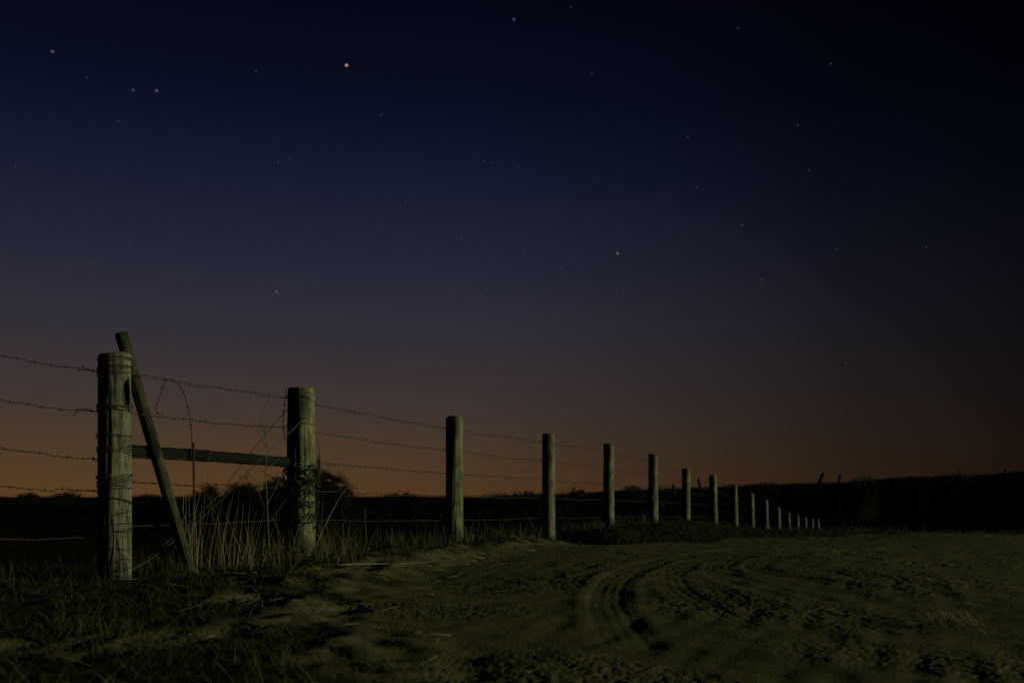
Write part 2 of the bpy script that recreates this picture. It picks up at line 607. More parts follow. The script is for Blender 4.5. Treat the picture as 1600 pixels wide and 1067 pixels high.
def sheet(name, sel, mat, attr=False, close=False):
    q = Q[sel]
    used = np.unique(q)
    mp = np.full(len(VV), -1); mp[used] = np.arange(len(used))
    V = VV[used]; faces = [(mp[q], 4)]
    NRM = NN[used]
    if close:
        V = np.vstack([V, [[0, 0, TZ[0].mean()]]]); NRM = np.vstack([NRM, [[0, 0, 1]]])
        c0 = mp[idx[0]]
        ok = (c0 >= 0) & (np.roll(c0, -1) >= 0)
        faces.append((np.stack([np.full(ok.sum(), len(V) - 1), np.roll(c0, -1)[ok], c0[ok]], -1), 3))
    me = make_mesh(name, V, faces)
    if attr:
        a = me.attributes.new('bare', 'FLOAT', 'POINT')
        d = np.zeros(len(V), np.float32); d[:len(used)] = bare[used]
        a.data.foreach_set('value', d)
    me.normals_split_custom_set_from_vertices(NRM.tolist())
    me.materials.append(mat)
    o = bpy.data.objects.new(name, me)
    COL.objects.link(o)
    o['kind'] = 'structure'
    return o


sheet('dirt_track', fc == 1, M['dirt'], close=True)
sheet('ground', fc == 0, M['soil'], attr=True)
sheet('hill', fc == 2, M['field'])


# ------------------------------------------------------------------ grass and litter builders
def blades(mb, bx, by, h, w, lean, curl, seg=3, bz=None, sink=.01):
    """curved tapering blades rooted on the ground"""
    n = len(bx)
    if bz is None:
        bz = terrain(bx, by)
    a = rng.uniform(0, 2 * np.pi, n)
    ld = np.stack([np.cos(a), np.sin(a)], -1)
    fa = a + np.pi / 2 + rng.normal(0, .5, n)
    wd = np.stack([np.cos(fa), np.sin(fa), 0 * fa], -1)
    V = np.zeros((n, 2 * seg + 1, 3))
    for i in range(seg + 1):
        s = i / seg
        ang = lean + curl * s
        # integrate the bend
        hor = h * (s * np.sin(lean) + .5 * curl * s * s * np.cos(lean))
        ver = h * (s * np.cos(lean) - .5 * curl * s * s * np.sin(lean) * 1.0)
        c = np.stack([bx + ld[:, 0] * hor, by + ld[:, 1] * hor, bz - sink + ver], -1)
        if i < seg:
            ww = (w * (1 - .75 * s))[:, None]
            V[:, 2 * i] = c - wd * ww / 2
            V[:, 2 * i + 1] = c + wd * ww / 2
        else:
            V[:, 2 * seg] = c
    base = (np.arange(n) * (2 * seg + 1))[:, None]
    fs = []
    for i in range(seg - 1):
        fs.append(base + np.array([[2 * i, 2 * i + 1, 2 * i + 3, 2 * i + 2]]))
    fs.append(base + np.array([[2 * seg - 2, 2 * seg - 1, 2 * seg, 2 * seg]]))
    mb.add(V.reshape(-1, 3), np.vstack(fs))


def scatter(n, x0, x1, y0, y1, dens):
    x = rng.uniform(x0, x1, n); y = rng.uniform(y0, y1, n)
    k = rng.uniform(0, 1, n) < dens(x, y)
    return x[k], y[k]


def d_verge(x, y):
    u, v = uv(x, y); e = edge_v(y)
    n = noise2(x * 1.6, y * 1.6, 21) * .45 + noise2(x * 6, y * 6, 22) * .2
    cl = smooth(noise2(x * 3.1, y * 3.1, 31) + .5 * noise2(x * 8, y * 8, 32), -.25, .35)
    return smooth(e - v - n, -.15, .55) * (.12 + .88 * cl) * (v > -2.6) * (np.hypot(x, y) > 1.5)


gmb = MB()
x, y = scatter(190000, -5.5, 1.2, 1.9, 8.2, d_verge)
h = rng.gamma(2.4, .020, len(x)) + .015
blades(gmb, x, y, h, rng.uniform(.0022, .005, len(x)), rng.uniform(.5, 1.45, len(x)), rng.uniform(0, .9, len(x)))
x, y = scatter(90000, -4.5, 6.5, 8.2, 23, d_verge)
x2, y2 = scatter(60000, 1.0, 16.0, 11.5, 24, lambda x, y: (y - np.interp(x / y, [.1, .3, .52, .8], [11.5, 13.0, 15.0, 17.0]) > .2) * (x / y < .6) * (uv(x, y)[1] > .4) * .8)
x, y = np.concatenate([x, x2]), np.concatenate([y, y2])
h = (rng.gamma(3.0, .03, len(x)) + .03) * np.where(np.arange(len(x)) < len(x) - len(x2), 1.0, .55)
blades(gmb, x, y, h, rng.uniform(.004, .008, len(x)), rng.uniform(.1, .9, len(x)), rng.uniform(0, .9, len(x)), seg=2)
o = gmb.build('grass', M['grass'], kind='stuff')
tag(o, 'short dead and green grass covering the verge along the fence', 'grass', kind='stuff')

lmb = MB()
x, y = scatter(16000, -5.0, 3.0, 2.0, 13, lambda x, y: .12 + .8 * d_verge(x, y))
n = len(x)
blades(lmb, x, y, rng.uniform(.04, .16, n), rng.uniform(.002, .004, n), rng.uniform(1.2, 1.5, n), rng.uniform(-.1, .25, n), seg=2, bz=terrain(x, y) + .016, sink=0)
o = lmb.build('straw_litter', M['straw'], kind='stuff')
tag(o, 'loose bits of dry straw littered over verge and dirt', 'litter', kind='stuff')

tmb_ = MB()
x, y = scatter(900, -3.2, 2.2, 3.0, 12, lambda x, y: np.exp(-((uv(x, y)[1] - edge_v(y) + .25) / .55) ** 2))
for a_, b_ in zip(x, y):
    an = random.uniform(0, 6.28); ln = random.uniform(.04, .20)
    px_ = a_ + math.cos(an) * ln * np.array([0, .5, 1.0]); py_ = b_ + math.sin(an) * ln * np.array([0, .5, 1.0])
    zt = terrain(px_, py_); zl = np.linspace(zt[0], zt[2], 3) + max(0, zt[1] - (zt[0] + zt[2]) / 2) + .004 + np.array([0, .006, random.uniform(0, .03)])
    tmb_.tube(np.stack([px_ + np.array([0, random.gauss(0, .006), 0]), py_, zl], -1), [.0022, .0017, .0008], 4)
o = tmb_.build('twig_litter', M['straw'], kind='stuff')
tag(o, 'broken twigs and stems scattered along the sandy bank', 'twigs', kind='stuff')

# gravel and clods on the track
ICO = np.array([[0, 0, 1], [.894, 0, .447], [.276, .851, .447], [-.724, .526, .447], [-.724, -.526, .447], [.276, -.851, .447],
                [.724, .526, -.447], [-.276, .851, -.447], [-.894, 0, -.447], [-.276, -.851, -.447], [.724, -.526, -.447], [0, 0, -1]])
ICF = np.array([[0, 1, 2], [0, 2, 3], [0, 3, 4], [0, 4, 5], [0, 5, 1], [1, 6, 2], [2, 7, 3], [3, 8, 4], [4, 9, 5], [5, 10, 1],
                [2, 6, 7], [3, 7, 8], [4, 8, 9], [5, 9, 10], [1, 10, 6], [6, 11, 7], [7, 11, 8], [8, 11, 9], [9, 11, 10], [10, 11, 6]])


def pebbles(mb, x, y, s):
    n = len(x)
    z = terrain(x, y)
    sc = rng.uniform(.6, 1.25, (n, 1, 3)) * s[:, None, None]
    V = ICO[None] * rng.uniform(.75, 1.2, (n, 12, 1)) * sc
    a = rng.uniform(0, 6.28, n)
    ca, sa = np.cos(a)[:, None], np.sin(a)[:, None]
    V = np.stack([V[..., 0] * ca - V[..., 1] * sa, V[..., 0] * sa + V[..., 1] * ca, V[..., 2] * .7], -1)
    V += np.stack([x, y, z + s * .25], -1)[:, None, :]
    mb.add(V.reshape(-1, 3), ((np.arange(n) * 12)[:, None, None] + ICF[None]).reshape(-1, 3))


def d_track(x, y):
    u, v = uv(x, y)
    return (.15 + .85 * smooth(noise2(x * 1.3, y * 1.3, 41), -.2, .4)) * (v > edge_v(y) - .5) * (np.hypot(x, y) > 1.8)


pmb = MB()
x, y = scatter(11000, -1.8, 6.0, 2.0, 10.0, d_track)
pebbles(pmb, x, y, rng.gamma(2.0, .0011, len(x)) + .0010)
x, y = scatter(160, -1.5, 7.0, 3.0, 12.0, d_track)
pebbles(pmb, x, y, rng.uniform(.004, .009, len(x)))
o = pmb.build('gravel', M['stone'], kind='stuff', smooth_shade=False)
tag(o, 'small pebbles and clods strewn over the dirt track', 'gravel', kind='stuff')


# ------------------------------------------------------------------ fence
def round_post(name, foot, top, r, mat, parent, seg=44, rings=46, seed=0, taper=.03, chamfer=.006, knots=(), gouge=None, tilt_top=0.0, sink=.30):
    foot = np.array(foot); top = np.array(top)
    ax = top - foot; L = np.linalg.norm(ax); ax /= L
    s = np.concatenate([[-sink / L], np.linspace(0, 1, rings)])
    th = np.arange(seg) * 2 * np.pi / seg
    S, T = np.meshgrid(s, th, indexing='ij')
    cx = np.cos(T); sx = np.sin(T)
    rad = r * (1 + taper * (.5 - S))
    rad = rad * (1 + .028 * noise2(cx * .9 + seed * 3.1, S * L * 2.0 + sx * .9, seed + 1))
    rad += .0028 * noise2(T * 7 / 6.283 * 3 + 0 * S, S * L * 1.3, seed + 2)
    rs = np.random.default_rng(100 + seed)
    for _ in range(13):                        # drying cracks
        tc_, z0, ln, dp, w = rs.uniform(0, 6.28), rs.uniform(-.1, .9), rs.uniform(.2, .7), rs.uniform(.004, .014), rs.uniform(.035, .09)
        dth = (T - tc_ - .10 * np.sin(S * 5 + tc_) + np.pi) % (2 * np.pi) - np.pi
        rad -= dp * np.exp(-(dth / w) ** 2) * smooth(S, z0, z0 + .08) * (1 - smooth(S, z0 + ln - .08, z0 + ln))
    for (tk, zk, dk, wk) in knots:
        dth = (T - tk + np.pi) % (2 * np.pi) - np.pi
        q = (dth * r / wk) ** 2 + ((S - zk) * L / (wk * 1.5)) ** 2
        rad += dk * np.exp(-q)
    if gouge:
        tk, z0, z1, dp, w = gouge
        dth = (T - tk + np.pi) % (2 * np.pi) - np.pi
        rad -= dp * np.exp(-(dth / w) ** 4) * smooth(S, z0, z0 + .03) * (1 - smooth(S, z1 - .03, z1))
    e1 = np.cross(ax, [0, 1, 0]); e1 /= np.linalg.norm(e1); e2 = np.cross(ax, e1)
    e2 = -e2 if e2[1] < 0 else e2
    c = foot + S[..., None] * L * ax
    V = c + rad[..., None] * (cx[..., None] * e1 * np.sign(e1[0]) + sx[..., None] * e2)
    tz = tilt_top * cx[-1] * r
    rough = (.006 if rings > 60 else 0.0) * (noise2(th * 1.9, 0 * th, seed + 5) + .5 * noise2(th * 5, 0 * th, seed + 6))
    V[-1, :, 2] += tz - chamfer * .2 + rough
    last = V[-1] - ax * 0
    inner1 = last + (foot + L * ax - last) * (chamfer / r) + ax * chamfer
    inner2 = last + (foot + L * ax - last) * .5 + ax * (chamfer + .002 * rs.normal(size=(seg, 1)))
    inner2[:, 2] -= tz * .5
    cen = (foot + (L + chamfer * .9) * ax)[None]
    V = np.vstack([V.reshape(-1, 3), inner1, inner2, cen])
    m_ = rings + 1
    I = np.arange((m_ + 2) * seg).reshape(m_ + 2, seg)
    q = np.stack([I[:-1], np.roll(I, -1, 1)[:-1], np.roll(I, -1, 1)[1:], I[1:]], -1).reshape(-1, 4)
    tr = np.stack([I[-1], np.roll(I[-1], -1), np.full(seg, len(V) - 1), np.full(seg, len(V) - 1)], -1)
    mb = MB(); mb.add(V, np.vstack([q, tr]))
    o = mb.build(name, mat, parent, origin=foot)
    # sharp rim at the cut end
    return o, (lambda s_: foot + ax * s_), ax


fence = empty('barbed_wire_fence', post_foot[0])
tag(fence, 'long barbed wire fence on round wooden posts running away beside the dirt track', 'fence')

post_objs = []
wood_of = ['wood_grey', 'wood_green', 'wood_green', 'wood_grey', 'wood_green', 'wood_grey', 'wood_green']
for i, (px, yt, yb, dia) in enumerate(POSTS):
    near = i < 4
    kn, gg = (), None
    if i == 0:
        gg = (-.55, .74, .89, .028, .30)
        kn = ((-1.1, .62, -.006, .012), (-.9, .52, .004, .02))
    if i == 1:
        kn = ((-.75, .50, -.010, .011), (-1.2, .78, .004, .02))
    if i == 2:
        kn = ((-.9, .70, -.008, .012), (-.6, .45, .006, .03), (-1.3, .9, .005, .03))
    if i == 5:
        kn = ((-1.35, .40, -.022, .020),)
    f, tp = post_foot[i], post_top[i]
    o, axf, ax = round_post('fence_post', f, tp, dia / 2, M[wood_of[i] if i < 7 else ('wood_grey', 'wood_green')[i % 2]], fence,
                            seg=72 if near else 28, rings=70 if near else 24, seed=(i, 13)[i == 1], chamfer=(.006, .006, .02, .014)[i] if near else .010,
                            taper=(-.02, .03, .02, .05)[i] if near else .05, knots=kn, gouge=gg, tilt_top=.05 if i == 0 else 0, sink=.45)
    post_objs.append((o, axf, dia / 2))
# the next post to the left, outside the frame, carries the wires
left_foot = Vector((post_foot[0].x - FD[0] * 2.9 - .25, post_foot[0].y - FD[1] * 2.9 + .6, 0.0))
left_top = left_foot + Vector((0, 0, 1.27))
round_post('fence_post', left_foot, left_top, .085, M['wood_grey'], fence, seg=24, rings=20, seed=40, sink=.45)

LIFT = [1.185, .962, .725, .535, .285]           # strand heights above the foot of the posts


def wire_path(knots_, step, sag=.012, wob=.004, seed=0):
    """sagging path through fixed points"""
    out = []
    rs = np.random.default_rng(seed)
    for a, b_ in zip(knots_[:-1], knots_[1:]):
        a = np.array(a); b_ = np.array(b_)
        n = max(3, int(np.linalg.norm(b_ - a) / step))
        s = np.linspace(0, 1, n + 1)[:-1]
        p = a[None] * (1 - s[:, None]) + b_[None] * s[:, None]
        p[:, 2] -= sag * 4 * s * (1 - s)
        k = rs.uniform(0, 6.28, 4)
        env = np.sin(np.pi * s)
        p[:, 2] += wob * env * (np.sin(s * 9 + k[0]) + .6 * np.sin(s * 23 + k[1]) + .35 * np.sin(s * 57 + k[3]))
        p[:, 1] += wob * env * np.sin(s * 15 + k[2])
        out.append(p)
    out.append(np.array([knots_[-1]]))
    return np.vstack(out)


def barbed(name, knots_, parent, mat, seed, twist_len=9.0, r=.0018, sag=.012, wob=.004, barbs=True, step=.009, spacing=.088, max_barb=30.0):
    p = wire_path(knots_, step, sag, wob, seed)
    d = np.concatenate([[0], np.cumsum(np.linalg.norm(np.diff(p, axis=0), axis=1))])
    mb = MB()
    near_k = d <= twist_len
    t = np.gradient(p, axis=0); t /= np.linalg.norm(t, axis=1)[:, None]
    a = np.cross(t, [0, 0, 1]); a /= np.linalg.norm(a, axis=1)[:, None] + 1e-9
    b_ = np.cross(t, a)
    ph = d * 2 * np.pi / .06
    for off in (0, np.pi):
        q = p + r * 1.05 * (np.cos(ph + off)[:, None] * a + np.sin(ph + off)[:, None] * b_)
        if near_k.sum() > 3:
            mb.tube(q[near_k], r, 5)
    if (~near_k).sum() > 3:
        q = p[max(0, near_k.sum() - 1):]
        mb.tube(q[::6] if len(q) > 40 else q, r * np.interp(np.arange(len(q[::6] if len(q) > 40 else q)) / max(1, len(q[::6] if len(q) > 40 else q)), [0, .35, 1], [1.75, 1.3, .8]), 5)
    o = mb.build(name, mat, parent, origin=p[0])
    if barbs:
        bm_ = MB()
        rs = np.random.default_rng(seed + 900)
        s0 = rs.uniform(.02, .1)
        while s0 < min(d[-1], max_barb):
            i = min(int(np.searchsorted(d, s0)), len(p) - 1)
            c = p[i]
            phi = rs.uniform(0, 6.28)
            # wrapped coil of the barb
            th = np.linspace(0, 4 * np.pi, 11)
            coil = c + t[i] * np.linspace(-.004, .004, 11)[:, None] + .0036 * (np.cos(th)[:, None] * a[i] + np.sin(th)[:, None] * b_[i])
            bm_.tube(coil, .0016, 3)
            for k in range(2):
                ang = phi + k * np.pi + rs.normal(0, .35)
                for sg in ((-1, 1) if k == 0 else (1,)):
                    dr = np.cos(ang) * a[i] + np.sin(ang) * b_[i]
                    dr = dr * sg + t[i] * rs.normal(0, .35)
                    ln = rs.uniform(.011, .018)
                    bm_.tube([c + dr * .002, c + dr * ln * .6, c + dr * ln], [.0017, .0015, .0006], 3)
            s0 += spacing * rs.uniform(.85, 1.15)
        bm_.build('barb', mat, o, origin=p[0], kind='stuff')
    return o


def on_post(i, z, side=-1.0, ang=0.0):
    """point on the far face of post i at height z above its foot (wires run on the field side)"""
    f, tp = np.array(post_foot[i]), np.array(post_top[i])
    c = f + (tp - f) * (z / (tp - f)[2])
    nrm_ = np.array([-FD[1], FD[0], 0])
    return c + nrm_ * (POSTS[i][3] / 2 + .002) * (-side)


# strand heights, so that each stays near-parallel to the land
for k, hz in enumerate(LIFT):
    mat = M['wire']
    mk = {0: dict(sag=.006), 1: dict(sag=.010), 2: dict(sag=.006), 3: dict(sag=.004, wob=.007), 4: dict(sag=.006, wob=.003)}[k]
    # left of the first post
    yl = (555, 625, 700, 760, 842)[k]
    yr = (581, 643, 718, 767, 838)[k]
    c0 = P(157, yr, post_foot[0].y - .01)
    c1 = P(0, yl, 5.33)
    ext = c1 + (c1 - c0) * 2.6
    barbed('barbed_wire', [tuple(c0), tuple(c1), tuple(ext)], fence, mat, 10 + k, twist_len=3, **mk)
    # between the two brace posts
    ya = (583, 646, 714, 753, 822)[k]
    yb_ = (622, 668, 717, 761, 811)[k]
    c0 = P(204, ya, post_foot[0].y + .03)
    c1 = P(449, yb_, post_foot[1].y)
    barbed('barbed_wire', [tuple(c0), tuple(c1)], fence, mat, 30 + k, **mk)
    # the long run away from the camera
    ks = [tuple(P(492, (632, 675, 722, 767, 812)[k], post_foot[1].y))]
    tgt = {2: (669, 703, 739, 775, 813), 3: (690, 719, 748.5, 778, 809), 4: (705, 731, 756, 781, 808), 5: (720, 742, 762, 783, 806), 6: (738, 753, 769, 786, 807), 7: (748, 761, 775, 789, 806)}
    for i in range(2, len(POSTS)):
        f = post_foot[i]
        if i in tgt:
            c = P(POSTS[i][0], tgt[i][k], f.y)
            ks.append(tuple(np.array(c) + np.array([-FD[1], FD[0], 0]) * (POSTS[i][3] / 2 + .003)))
        else:
            top = post_top[i]
            dz = 1.25 - (hz + .01)
            if i in (5, 6):
                dz *= .92
            ks.append(tuple(np.array([top.x, top.y, top.z - dz - .02]) + np.array([-FD[1], FD[0], 0]) * (POSTS[i][3] / 2 + .003)))
    barbed('barbed_wire', ks, fence, mat, 50 + k, twist_len=8.0, max_barb=20.0, step=.011, **mk)


def wrap(i, z0, turns, parent, tilt=.0, pitch=.006, r=.0021, seed=0, mat=None, twisted=True):
    """coil of wire round post i at height z0"""
    f, tp = np.array(post_foot[i]), np.array(post_top[i])
    ax = (tp - f) / np.linalg.norm(tp - f)
    rs = np.random.default_rng(seed)
    n = int(turns * 40)
    th = np.linspace(0, turns * 2 * np.pi, n) + rs.uniform(0, 6)
    rad_ = POSTS[i][3] / 2 * 1.025 + .0035 + .002 * np.sin(th * 1.7 + seed)
    zz = z0 + pitch * th / 6.283 + tilt * np.sin(th + .6) + .004 * np.sin(th * 2.3 + seed)
    pts = f + ax * zz[:, None] + np.stack([np.cos(th) * rad_, np.sin(th) * rad_, 0 * th], -1)
    mb = MB()
    mb.tube(pts, r * (1.5 if twisted else 1), 5)
    if twisted:
        for j in range(5, n, 13):
            dr = pts[j] - (f + ax * zz[j]); dr /= np.linalg.norm(dr)
            tg = pts[min(j + 1, n - 1)] - pts[j - 1]; tg /= np.linalg.norm(tg)
            for sg in (-1, 1):
                d_ = ax * sg + dr * .5 + tg * rs.normal(0, .4)
                mb.tube([pts[j], pts[j] + d_ * .007, pts[j] + d_ * .012], [.0013, .0011, .0004], 3)
    return mb.build('wire_wrap', mat or M['wire'], parent, origin=f + ax * z0)


p0 = post_objs[0][0]
for k, (z, tn, ti, pi_) in enumerate([(1.235, 1.6, .004, .012), (1.19, 1.9, .009, .011), (.962, 2.4, .006, .010), (.80, 1.7, .004, .009), (.705, 1.5, .003, .008),
                                      (.555, 2.0, .012, .012), (.50, 1.4, -.006, .010), (.36, 1.2, .012, .01), (.30, 1.3, .004, .01), (.255, 1.4, .006, .012)]):
    wrap(0, z, tn, p0, ti, pi_, seed=k)
for k, (z, tn, ti) in enumerate([(1.16, 1.3, .014), (.945, 1.5, -.010), (.725, 1.2, .012), (.535, 1.3, .010), (.42, 1.1, -.014)]):
    wrap(0, z, tn, p0, ti, .013, .0024, seed=60 + k)
wrap(1, 1.145, 1.15, post_objs[1][0], -.035, .004, .0018, seed=21)
wrap(1, .965, .9, post_objs[1][0], .002, .004, .0013, seed=22)
for i in range(2, 8):
    for k, hz in enumerate(LIFT[:3]):
        pass

# scrap of woven wire hugging the foot of the first post
mb = MB()
f, tp = np.array(post_foot[0]), np.array(post_top[0])
ax = (tp - f) / np.linalg.norm(tp - f)
for j, th0 in enumerate(np.linspace(-1.75, -.35, 6)):
    z = np.linspace(-.05, .36 + .05 * math.sin(j * 3), 16)
    th = th0 + .06 * np.sin(z * 18 + j * 2)
    rad_ = .090 * 1.03 + .004
    mb.tube(f + ax * z[:, None] + np.stack([np.cos(th) * rad_, np.sin(th) * rad_, 0 * th], -1), .0016, 4)
for z0 in (.02, .06, .11, .17):
    th = np.linspace(-2.4, 0, 24)
    rad_ = .090 * 1.03 + .006
    z = z0 + .008 * np.sin(th * 5 + z0 * 40)
    mb.tube(f + ax * z[:, None] + np.stack([np.cos(th) * rad_, np.sin(th) * rad_, 0 * th], -1), .0016, 4)
mb.build('wire_mesh', M['wire'], p0, origin=f)
# torn splinter over the gouge of the first post
mb = MB()
zz = np.linspace(.735, .90, 9) * (tp - f)[2]
th = -.22 + .05 * np.sin(zz * 20)
rad_ = .090 + .004 + .006 * np.sin(np.linspace(0, math.pi, 9))
mb.tube(f + ax * zz[:, None] + np.stack([np.cos(th) * rad_, np.sin(th) * rad_, 0 * th], -1), .0075 * np.sin(np.linspace(.15, math.pi - .2, 9)) + .001, 6)
mb.build('splinter', M['wood_grey'], p0, origin=f + ax * zz[0])

# twisted tails of wire left of the first post
for k, ctrl in enumerate([[(154, 581), (140, 577), (128, 575), (129, 570), (130, 577), (120, 579)], [(155, 645), (140, 640), (128, 639), (120, 643), (114, 650)],
                          [(155, 717), (150, 720), (146, 719), (145, 714), (148, 716)], [(154, 768), (130, 766), (112, 768), (106, 764)]]):
    pts = curve_pts([tuple(P(a, b_, 5.74 - .012 * j)) for j, (a, b_) in enumerate(ctrl)], 40)
    s = np.linspace(0, 40, 40)
    pts[:, 2] += .0025 * np.sin(s * 1.3)
    mb = MB(); mb.tube(pts, .0021, 5)
    mb.build('wire_tail', M['wire'], fence, origin=pts[0])

# cross rail between the two brace posts
ra, rb = P(196, 704.5, post_foot[0].y + .06), P(456, 722, post_foot[1].y - .02)
rail_dir = (np.array(rb) - np.array(ra))
mb = MB()
n = 40
s = np.linspace(0, 1, n)
th = np.arange(20) * 2 * np.pi / 20
pts = np.array(ra)[None] + rail_dir[None] * s[:, None]
pts[:, 2] += .003 * np.sin(s * 4)
mb.tube(pts, np.linspace(.0385, .0365, n) + .0012 * np.sin(s * 21) + .0015 * np.sin(s * 63), 20)
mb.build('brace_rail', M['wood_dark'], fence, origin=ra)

# diagonal tension wires of the brace
for k, ctrl in enumerate([[(448, 641, 7.50), (420, 672, 7.3), (385, 715, 7.0), (345, 770, 6.65), (300, 815, 6.3), (230, 872, 5.95), (196, 893, 5.82)],
                          [(477, 652, 7.42), (440, 688, 7.25), (400, 724, 7.0), (352, 776, 6.6), (298, 824, 6.25), (232, 876, 5.92), (196, 896, 5.80)]]):
    pts = curve_pts([tuple(P(*c)) for c in ctrl], 60)
    mb = MB(); mb.tube(pts, .0030 if k == 0 else .0026, 6)
    mb.build('brace_wire', M['wire'] if k == 0 else M['wire_pale'], fence, origin=pts[0])

# loose ends of barbed wire
barbed('loose_wire', [tuple(P(*c)) for c in curve_pts([(255, 594, 6.12), (268, 591, 6.15), (276, 596, 6.2), (286, 611, 6.22), (294, 638, 6.25), (299, 668, 6.28), (300, 692, 6.3), (299, 712, 6.3)], 22)],
       fence, M['wire'], 81, sag=0, wob=.001, spacing=.11)
barbed('loose_wire', [tuple(P(*c)) for c in curve_pts([(262, 592, 6.13), (255, 602, 6.12), (250, 620, 6.11), (245, 632, 6.1), (242, 642, 6.1), (247, 648, 6.1), (256, 649, 6.12)], 14)],
       fence, M['wire'], 82, sag=0, wob=.001, spacing=.09)
barbed('loose_wire', [tuple(P(*c)) for c in curve_pts([(446, 607, 7.5), (448, 614, 7.5), (445, 628, 7.5), (443, 645, 7.5), (442, 665, 7.5), (444, 682, 7.5), (447, 690, 7.5)], 14)],
       fence, M['wire'], 83, sag=0, wob=.001, spacing=.05)
barbed('loose_wire', [tuple(P(*c)) for c in curve_pts([(301, 716, 6.3), (304, 726, 6.28), (301, 738, 6.3), (304, 752, 6.28), (301, 765, 6.3), (306, 772, 6.3), (318, 766, 6.35), (332, 757, 6.4), (338, 758, 6.42)], 18)],
       fence, M['wire'], 84, sag=0, wob=.002, spacing=.07)

# ------------------------------------------------------------------ pole leaning behind the first post
pa, pb = P(296, 889, 6.03), P(189, 521, 5.895)
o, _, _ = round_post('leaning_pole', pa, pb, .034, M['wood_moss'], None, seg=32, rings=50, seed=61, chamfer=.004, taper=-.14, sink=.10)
tag(o, 'thin mossy pole leaning against the back of the nearest fence post', 'pole')

# dark tangle of thin strands covering a dark band on the second post
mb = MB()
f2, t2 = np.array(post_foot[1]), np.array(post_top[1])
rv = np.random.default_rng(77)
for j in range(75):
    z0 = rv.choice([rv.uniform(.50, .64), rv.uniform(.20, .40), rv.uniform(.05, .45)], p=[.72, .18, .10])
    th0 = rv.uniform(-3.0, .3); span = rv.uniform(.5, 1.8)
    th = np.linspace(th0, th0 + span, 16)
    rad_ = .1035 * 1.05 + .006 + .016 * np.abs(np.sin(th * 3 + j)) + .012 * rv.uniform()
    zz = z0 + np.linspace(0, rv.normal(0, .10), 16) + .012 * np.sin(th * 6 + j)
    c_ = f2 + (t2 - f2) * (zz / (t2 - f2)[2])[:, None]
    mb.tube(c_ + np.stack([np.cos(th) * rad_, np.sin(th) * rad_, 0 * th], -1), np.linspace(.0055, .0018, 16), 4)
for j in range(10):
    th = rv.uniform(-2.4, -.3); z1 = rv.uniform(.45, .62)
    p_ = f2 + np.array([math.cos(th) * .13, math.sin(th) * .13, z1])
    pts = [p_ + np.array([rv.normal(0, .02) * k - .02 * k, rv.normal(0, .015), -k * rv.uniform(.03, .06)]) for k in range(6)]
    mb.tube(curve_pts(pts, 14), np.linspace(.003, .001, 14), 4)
o = mb.build('dark_tangle', M['tangle'], origin=f2)
tag(o, 'dark tangle of thin strands round the lower half of the second post', 'tangle')


# upright metal rod, and an orange strip painting rim light on a post
def rod(px, y0, y1, Y, r, lab, mat):
    a, b_ = P(px, y0, Y), P(px + 1.5, y1, Y)
    x_, y_ = b_.x, b_.y
    pts = np.array([tuple(a), tuple(a * .66 + b_ * .34), tuple(a * .33 + b_ * .67), tuple(b_), (b_.x, b_.y, min(b_.z, gz(b_.x, b_.y)) - .1)])
    pts[1, 0] += .003
    mb = MB(); mb.tube(pts, r, 8)
    o = mb.build('rod_or_rim_strip', mat, origin=b_)
    tag(o, lab, 'rod')


rod(302, 692, 885, 6.31, .0075, 'thin dark metal rod standing upright just right of the leaning pole', M['wire'])
rod(446, 752, 868, 7.48, .0052, 'slim orange strip put in as rim light along the left side of the second post', M['rim_orange'])  # rim light of the post put in as a thin orange strip


# ------------------------------------------------------------------ weeds, tufts and stalks
def clump(name, px0, px1, Y0, Y1, n, h0, h1, lab, cat, mat, w=(.002, .004), lean=.35, curl=.5, single=False):
    x, y = [], []
    for _ in range(n):
        Y = random.uniform(Y0, Y1)
        px = random.uniform(px0, px1)
        x.append((px - 800) / F * Y * math.cos(PITCH)); y.append(Y)
    x = np.array(x); y = np.array(y)
    h = rng.uniform(h0, h1, n) * rng.uniform(.5, 1, n)
    c = (x.mean(), y.mean(), gz(x.mean(), y.mean()))
    root = empty(name, c)
    tag(root, lab, cat, 'grass tufts along the fence')
    ww = rng.uniform(w[0], w[1], n); le = np.abs(rng.normal(0, lean, n)); cu = rng.uniform(0, curl, n)
    if single:
        for i in range(n):
            mb = MB(); k = slice(i, i + 1)
            blades(mb, x[k], y[k], h[k], ww[k], le[k], cu[k], seg=5)
            mb.build('stalk', mat, root, origin=(x[i], y[i], c[2]))
    else:
        mb = MB()
        blades(mb, x, y, h, ww, le, cu, seg=4)
        mb.build('blade', mat, root, origin=c, kind='stuff')
    return root


clump('grass_clump', 205, 300, 5.75, 6.6, 330, .06, .26, 'low grass tuft at the foot of the leaning pole', 'grass tuft', M['grass'], lean=.5, curl=1.0)
clump('grass_clump', 288, 352, 6.0, 7.0, 56, .25, .90, 'tall thin dry stalks just right of the dark metal rod', 'grass tuft', M['straw'], w=(.0036, .0054), lean=.11, curl=.3, single=True)
clump('grass_clump', 345, 400, 6.0, 7.0, 75, .20, .62, 'dry stalks under the middle of the cross rail', 'grass tuft', M['straw'], w=(.0028, .0044), lean=.28, curl=.5, single=True)
clump('grass_clump', 392, 450, 6.3, 7.2, 115, .12, .48, 'tangled dry grass left of the second post', 'grass tuft', M['straw'], w=(.0022, .0042), lean=.6, curl=.8, single=True)
clump('grass_clump', 452, 575, 6.7, 7.6, 290, .08, .42, 'ragged grass and weeds around the foot of the second post', 'grass tuft', M['straw'], w=(.0025, .0045), lean=.75, curl=.9)
